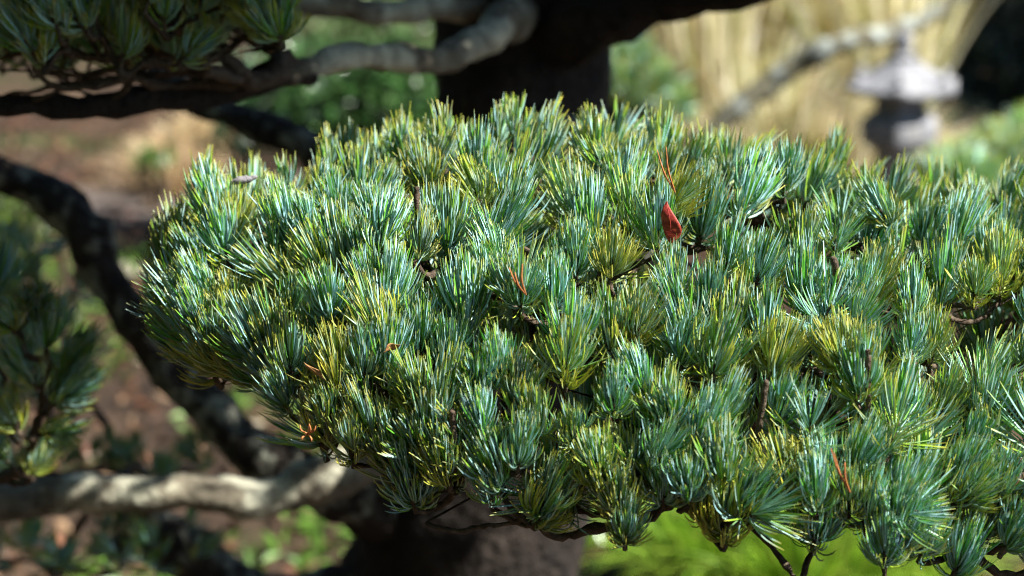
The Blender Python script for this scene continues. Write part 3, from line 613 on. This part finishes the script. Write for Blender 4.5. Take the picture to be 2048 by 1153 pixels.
for b, h, wh in limes: grass_clump('lime_grass', b, h, 900, .3, LIME, 'lime-green grassy mound ' + wh, 'grass', 'lime-green mounds', .009, .8)
grass_clump('dry_grass', P(345, 330, 7.4)[:2] * A([1, 1]), .34, 420, .4, [(.55, .42, .24), (.62, .50, .3), (.42, .28, .14)], 'low beige tuft of dry grass beside the path', 'grass', None, .01, .9)
grass_clump('dry_grass', (P(400, 300, 8.2)[0], 8.2), .3, 350, .35, [(.55, .42, .24), (.66, .55, .34), (.42, .28, .14)], 'low beige tuft of dry grass on the far side of the path', 'grass', None, .01, .9)

# ------------------------------------------------------------------ SHRUBS
def shrub(name, c, r, n, leaf, pal, label, cat='shrub', group=None, up=0.7, ratio=.5):
    gz = float(ground_h(A(c[0]), A(c[1]))); root = empty(name, (c[0], c[1], gz)); c0 = A([c[0], c[1], c[2]]); r = A(r)
    d = unit(rng.normal(0, 1, (n, 3))); k = 1 + .22 * np.sin(d[:, 0] * 6 + c[0] * 9) * np.cos(d[:, 1] * 5 + 1) + .15 * np.sin(d[:, 2] * 9 + c[1] * 5)
    q = rng.random(n) ** .4 * k; p = c0 + d * r * q[:, None]; p[:, 2] = np.maximum(p[:, 2], gz + .01)
    v, f = leaf_cards(n, p, leaf, up, ratio); cc = A(pal)[rng.integers(len(pal), size=n)] * rng.uniform(.65, 1.35, (n, 1))
    mb = MB(); mb.add(v, f, np.repeat(cc, 2, 0)); tag(put('foliage', mb.mesh('foliage', [M_leaf], False), root), kind='stuff')
    mb = MB()
    for k in range(7): e = c0 + unit(rng.normal(0, 1, 3)) * r * .7; e[2] = max(e[2], gz + .05); tube(mb, [A([c[0], c[1], gz - .03]), (A([c[0], c[1], gz]) + e) / 2 + rng.normal(0, .02, 3), e], [.014, .01, .004], 6, .04, .1)
    put('stem', mb.mesh('stem', [M_twig]), root); tag(root, label, cat, group); return root
GR = [(.035, .10, .022), (.055, .14, .03), (.025, .07, .02), (.08, .16, .05)]
SOFT = [(.12, .21, .07), (.18, .27, .10), (.08, .16, .05), (.25, .32, .16)]
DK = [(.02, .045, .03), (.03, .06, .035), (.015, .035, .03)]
TEAL = [(.08, .17, .10), (.12, .22, .13), (.06, .13, .09), (.18, .28, .15)]
def at(px_, py_, Y_): p = P(px_, py_, Y_); return (p[0], p[1], p[2])
shrub('shrub', at(740, 75, 9.4), (.5, .3, .3), 2600, .05, SOFT, 'pale green sunlit shrub far behind the two upper limbs')
shrub('shrub', at(640, 215, 6.2), (.3, .25, .2), 1900, .045, GR, 'mid-green glossy shrub behind the dark drooping limb')
shrub('shrub', at(790, 215, 5.9), (.28, .25, .22), 1900, .045, GR, 'deep green glossy shrub left of the pine trunk', ratio=.6)
shrub('shrub', at(500, 200, 6.6), (.2, .2, .16), 900, .045, TEAL, 'small blue-green shrub at the end of the dark drooping limb')
shrub('shrub', at(15, 440, 4.6), (.10, .12, .10), 600, .03, [(.06, .11, .015), (.09, .14, .02), (.04, .08, .015)], 'mossy yellow-green mound under the bent limb')
shrub('shrub', at(300, 318, 7.0), (.08, .08, .05), 160, .035, [(.07, .15, .02), (.10, .19, .03)], 'small bright green plant beside the dry grass')
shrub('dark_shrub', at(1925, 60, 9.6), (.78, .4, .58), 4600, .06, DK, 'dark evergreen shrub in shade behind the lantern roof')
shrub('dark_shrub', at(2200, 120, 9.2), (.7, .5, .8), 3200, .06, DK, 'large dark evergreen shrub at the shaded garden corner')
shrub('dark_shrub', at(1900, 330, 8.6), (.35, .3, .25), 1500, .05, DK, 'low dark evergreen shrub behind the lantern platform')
shrub('shrub', at(1400, 1190, 3.9), (.3, .2, .12), 900, .035, GR, 'low green shrub behind the lime-green mounds')

def dwarf_pine(c, r, n, scale, label, tint=1.0):
    gz = float(ground_h(A(c[0]), A(c[1]))); root = empty('dwarf_pine', (c[0], c[1], gz)); c0 = A(c); it, ti = [], []
    for k in range(n):
        d = unit(rng.normal(0, 1, 3)); d[2] = abs(d[2]) * 1.0 - .25; p = c0 + d * A(r) * rng.random() ** .35; p[2] = max(p[2], gz + .04)
        it.append((tuft_matrix(p, unit(A([0, 0, .9]) + d * .7 + rng.normal(0, .2, 3)), scale * rng.uniform(.8, 1.2)), int(rng.integers(6))))
        if k % 6 == 0: ti.append(p)
    mb = MB()
    for e in ti: tube(mb, [A([c[0], c[1], gz - .04]), A([c[0], c[1], gz + .05]) * .5 + e * .5, e], [.016, .011, .004], 6, .05, .1)
    put('stem', mb.mesh('stem', [M_twig]), root); join_tufts('needles', it, root, [M_needle], COARSE); tag(root, label, 'dwarf pine')
dwarf_pine(at(1235, 190, 5.6), (.12, .1, .13), 130, 1.9, 'upright green dwarf pine beside the shaded trunk')
dwarf_pine(at(1300, 225, 5.8), (.10, .1, .07), 70, 1.7, 'low green dwarf pine in front of the golden grass')
dwarf_pine(at(2030, 335, 4.6), (.11, .2, .04), 150, 1.3, 'blue-green dwarf pine to the right of the lantern')
dwarf_pine(at(1915, 366, 4.3), (.06, .1, .03), 60, 1.3, 'small blue-green dwarf pine at the foot of the lantern')
dwarf_pine(at(2110, 300, 5.4), (.15, .2, .07), 130, 1.4, 'bushy blue-green dwarf pine below the dark evergreen shrubs')

def rock(c, r, label):
    n1, n2 = 14, 20; th = np.linspace(0, math.pi, n1); ph = np.arange(n2) * 2 * math.pi / n2
    T, Ph = np.meshgrid(th, ph, indexing='ij'); d = np.stack([np.sin(T) * np.cos(Ph), np.sin(T) * np.sin(Ph), np.cos(T)], -1)
    o = rng.uniform(0, 6, 3); k = 1 + .14 * np.sin(d[..., 0] * 4 + o[0]) * np.cos(d[..., 1] * 5 + o[1]) + .08 * np.sin(d[..., 2] * 9 + o[2]) + .05 * np.sin(d[..., 0] * 13 + d[..., 1] * 11)
    v = A([c[0], c[1], float(ground_h(A(c[0]), A(c[1]))) + r[2] * .35]) + d * A(r) * k[..., None]
    i, j = np.meshgrid(np.arange(n1 - 1), np.arange(n2), indexing='ij'); j2 = (j + 1) % n2
    mb = MB(); mb.add(v, np.stack([i * n2 + j, (i + 1) * n2 + j, (i + 1) * n2 + j2, i * n2 + j2], -1).reshape(-1, 4)); tag(put('garden_stone', mb.mesh('garden_stone', [M_rock])), label, 'stone')
rock((P(250, 395, 5.9)[0], 5.95), (.06, .05, .035), 'small pale stone at the near edge of the path')
rock((P(215, 390, 5.9)[0] , 5.9), (.035, .03, .025), 'pebble beside the small pale stone at the path edge')

# ------------------------------------------------------------------ trees that close the garden; unseen near ones are added to block light
def tree(c, h, cr, n, pal, label, leaf=.17):
    gz = float(ground_h(A(c[0]), A(c[1]))); root = empty('evergreen_tree', (c[0], c[1], gz)); mb = MB()
    tube(mb, [A([c[0], c[1], gz - .1]), A([c[0] + .05, c[1], h * .4]), A([c[0], c[1] + .1, h * .75]), A([c[0], c[1], h])], [.2, .16, .09, .03], 12, .15, .08, .01)
    for k in range(22):
        z_ = h * (.12 + .8 * k / 22); a = k * 2.4; e = A([math.cos(a), math.sin(a), .15]) * cr * (1.05 - z_ / h); tube(mb, [A([c[0], c[1], z_]), A([c[0], c[1], z_]) + e * .5 + A([0, 0, -.05]), A([c[0], c[1], z_]) + e], [.05, .03, .01], 6, .15, .1)
    put('trunk', mb.mesh('trunk', [M_bark]), root)
    zt = rng.random(n) ** 1.2; a = rng.uniform(0, 6.283, n); lobes = .75 + .25 * np.sin(zt * 60 + a * 3) ; q = rng.random(n) ** .4 * cr * (1.05 - zt) * lobes
    p = np.stack([c[0] + q * np.cos(a), c[1] + q * np.sin(a), gz + h * (.08 + .92 * zt)], -1); v, f = leaf_cards(n, p, leaf, .5, .5)
    cc = A(pal)[rng.integers(len(pal), size=n)] * rng.uniform(.6, 1.4, (n, 1)); mb = MB(); mb.add(v, f, np.repeat(cc, 2, 0)); tag(put('crown', mb.mesh('crown', [M_leaf], False), root), kind='stuff'); tag(root, label, 'tree', 'evergreen trees round the garden')
for c_, h_, r_, lb in [((3.7, 8.7), 2.7, 1.1, 'dark evergreen tree out of view, added to shade the garden corner'), ((5.2, 10.5), 7, 2.0, 'dark evergreen tree behind the shaded corner shrubs'), ((-3.5, 12.5), 6, 2.0, 'evergreen tree beyond the path'), ((0.2, 13.5), 7, 2.3, 'evergreen tree far behind the pine trunk'), ((3.0, 13.2), 7, 2.2, 'evergreen tree behind the golden grass'), ((-6.5, 9.5), 6, 2.0, 'evergreen tree at the far end of the path'), ((-4.6, 3.4), 7.5, 2.4, 'unseen tall evergreen tree added to block sky light beside the bent lichened limb'), ((-4.0, -2.2), 10, 3.4, 'unseen tall evergreen tree added to block sky light at the corner opposite the lantern'), ((-1.4, -4.6), 10, 3.4, 'unseen tall evergreen tree added to block sky light before the front of the pine pad'), ((1.8, -6.2), 10, 3.4, 'unseen tall evergreen tree added to block sky light before the sunny end of the pine pad'), ((-5.0, 6.6), 7, 2.2, 'unseen tall evergreen tree added to block sky light near the path'), ((-5.4, 0.6), 10, 3.0, 'unseen tall evergreen tree added to block sky light between the corner and the bent limb')]:
    tree(c_, h_, r_, 8000, DK if c_[0] > 2 else GR, lb, .17 if h_ < 9 else .30)
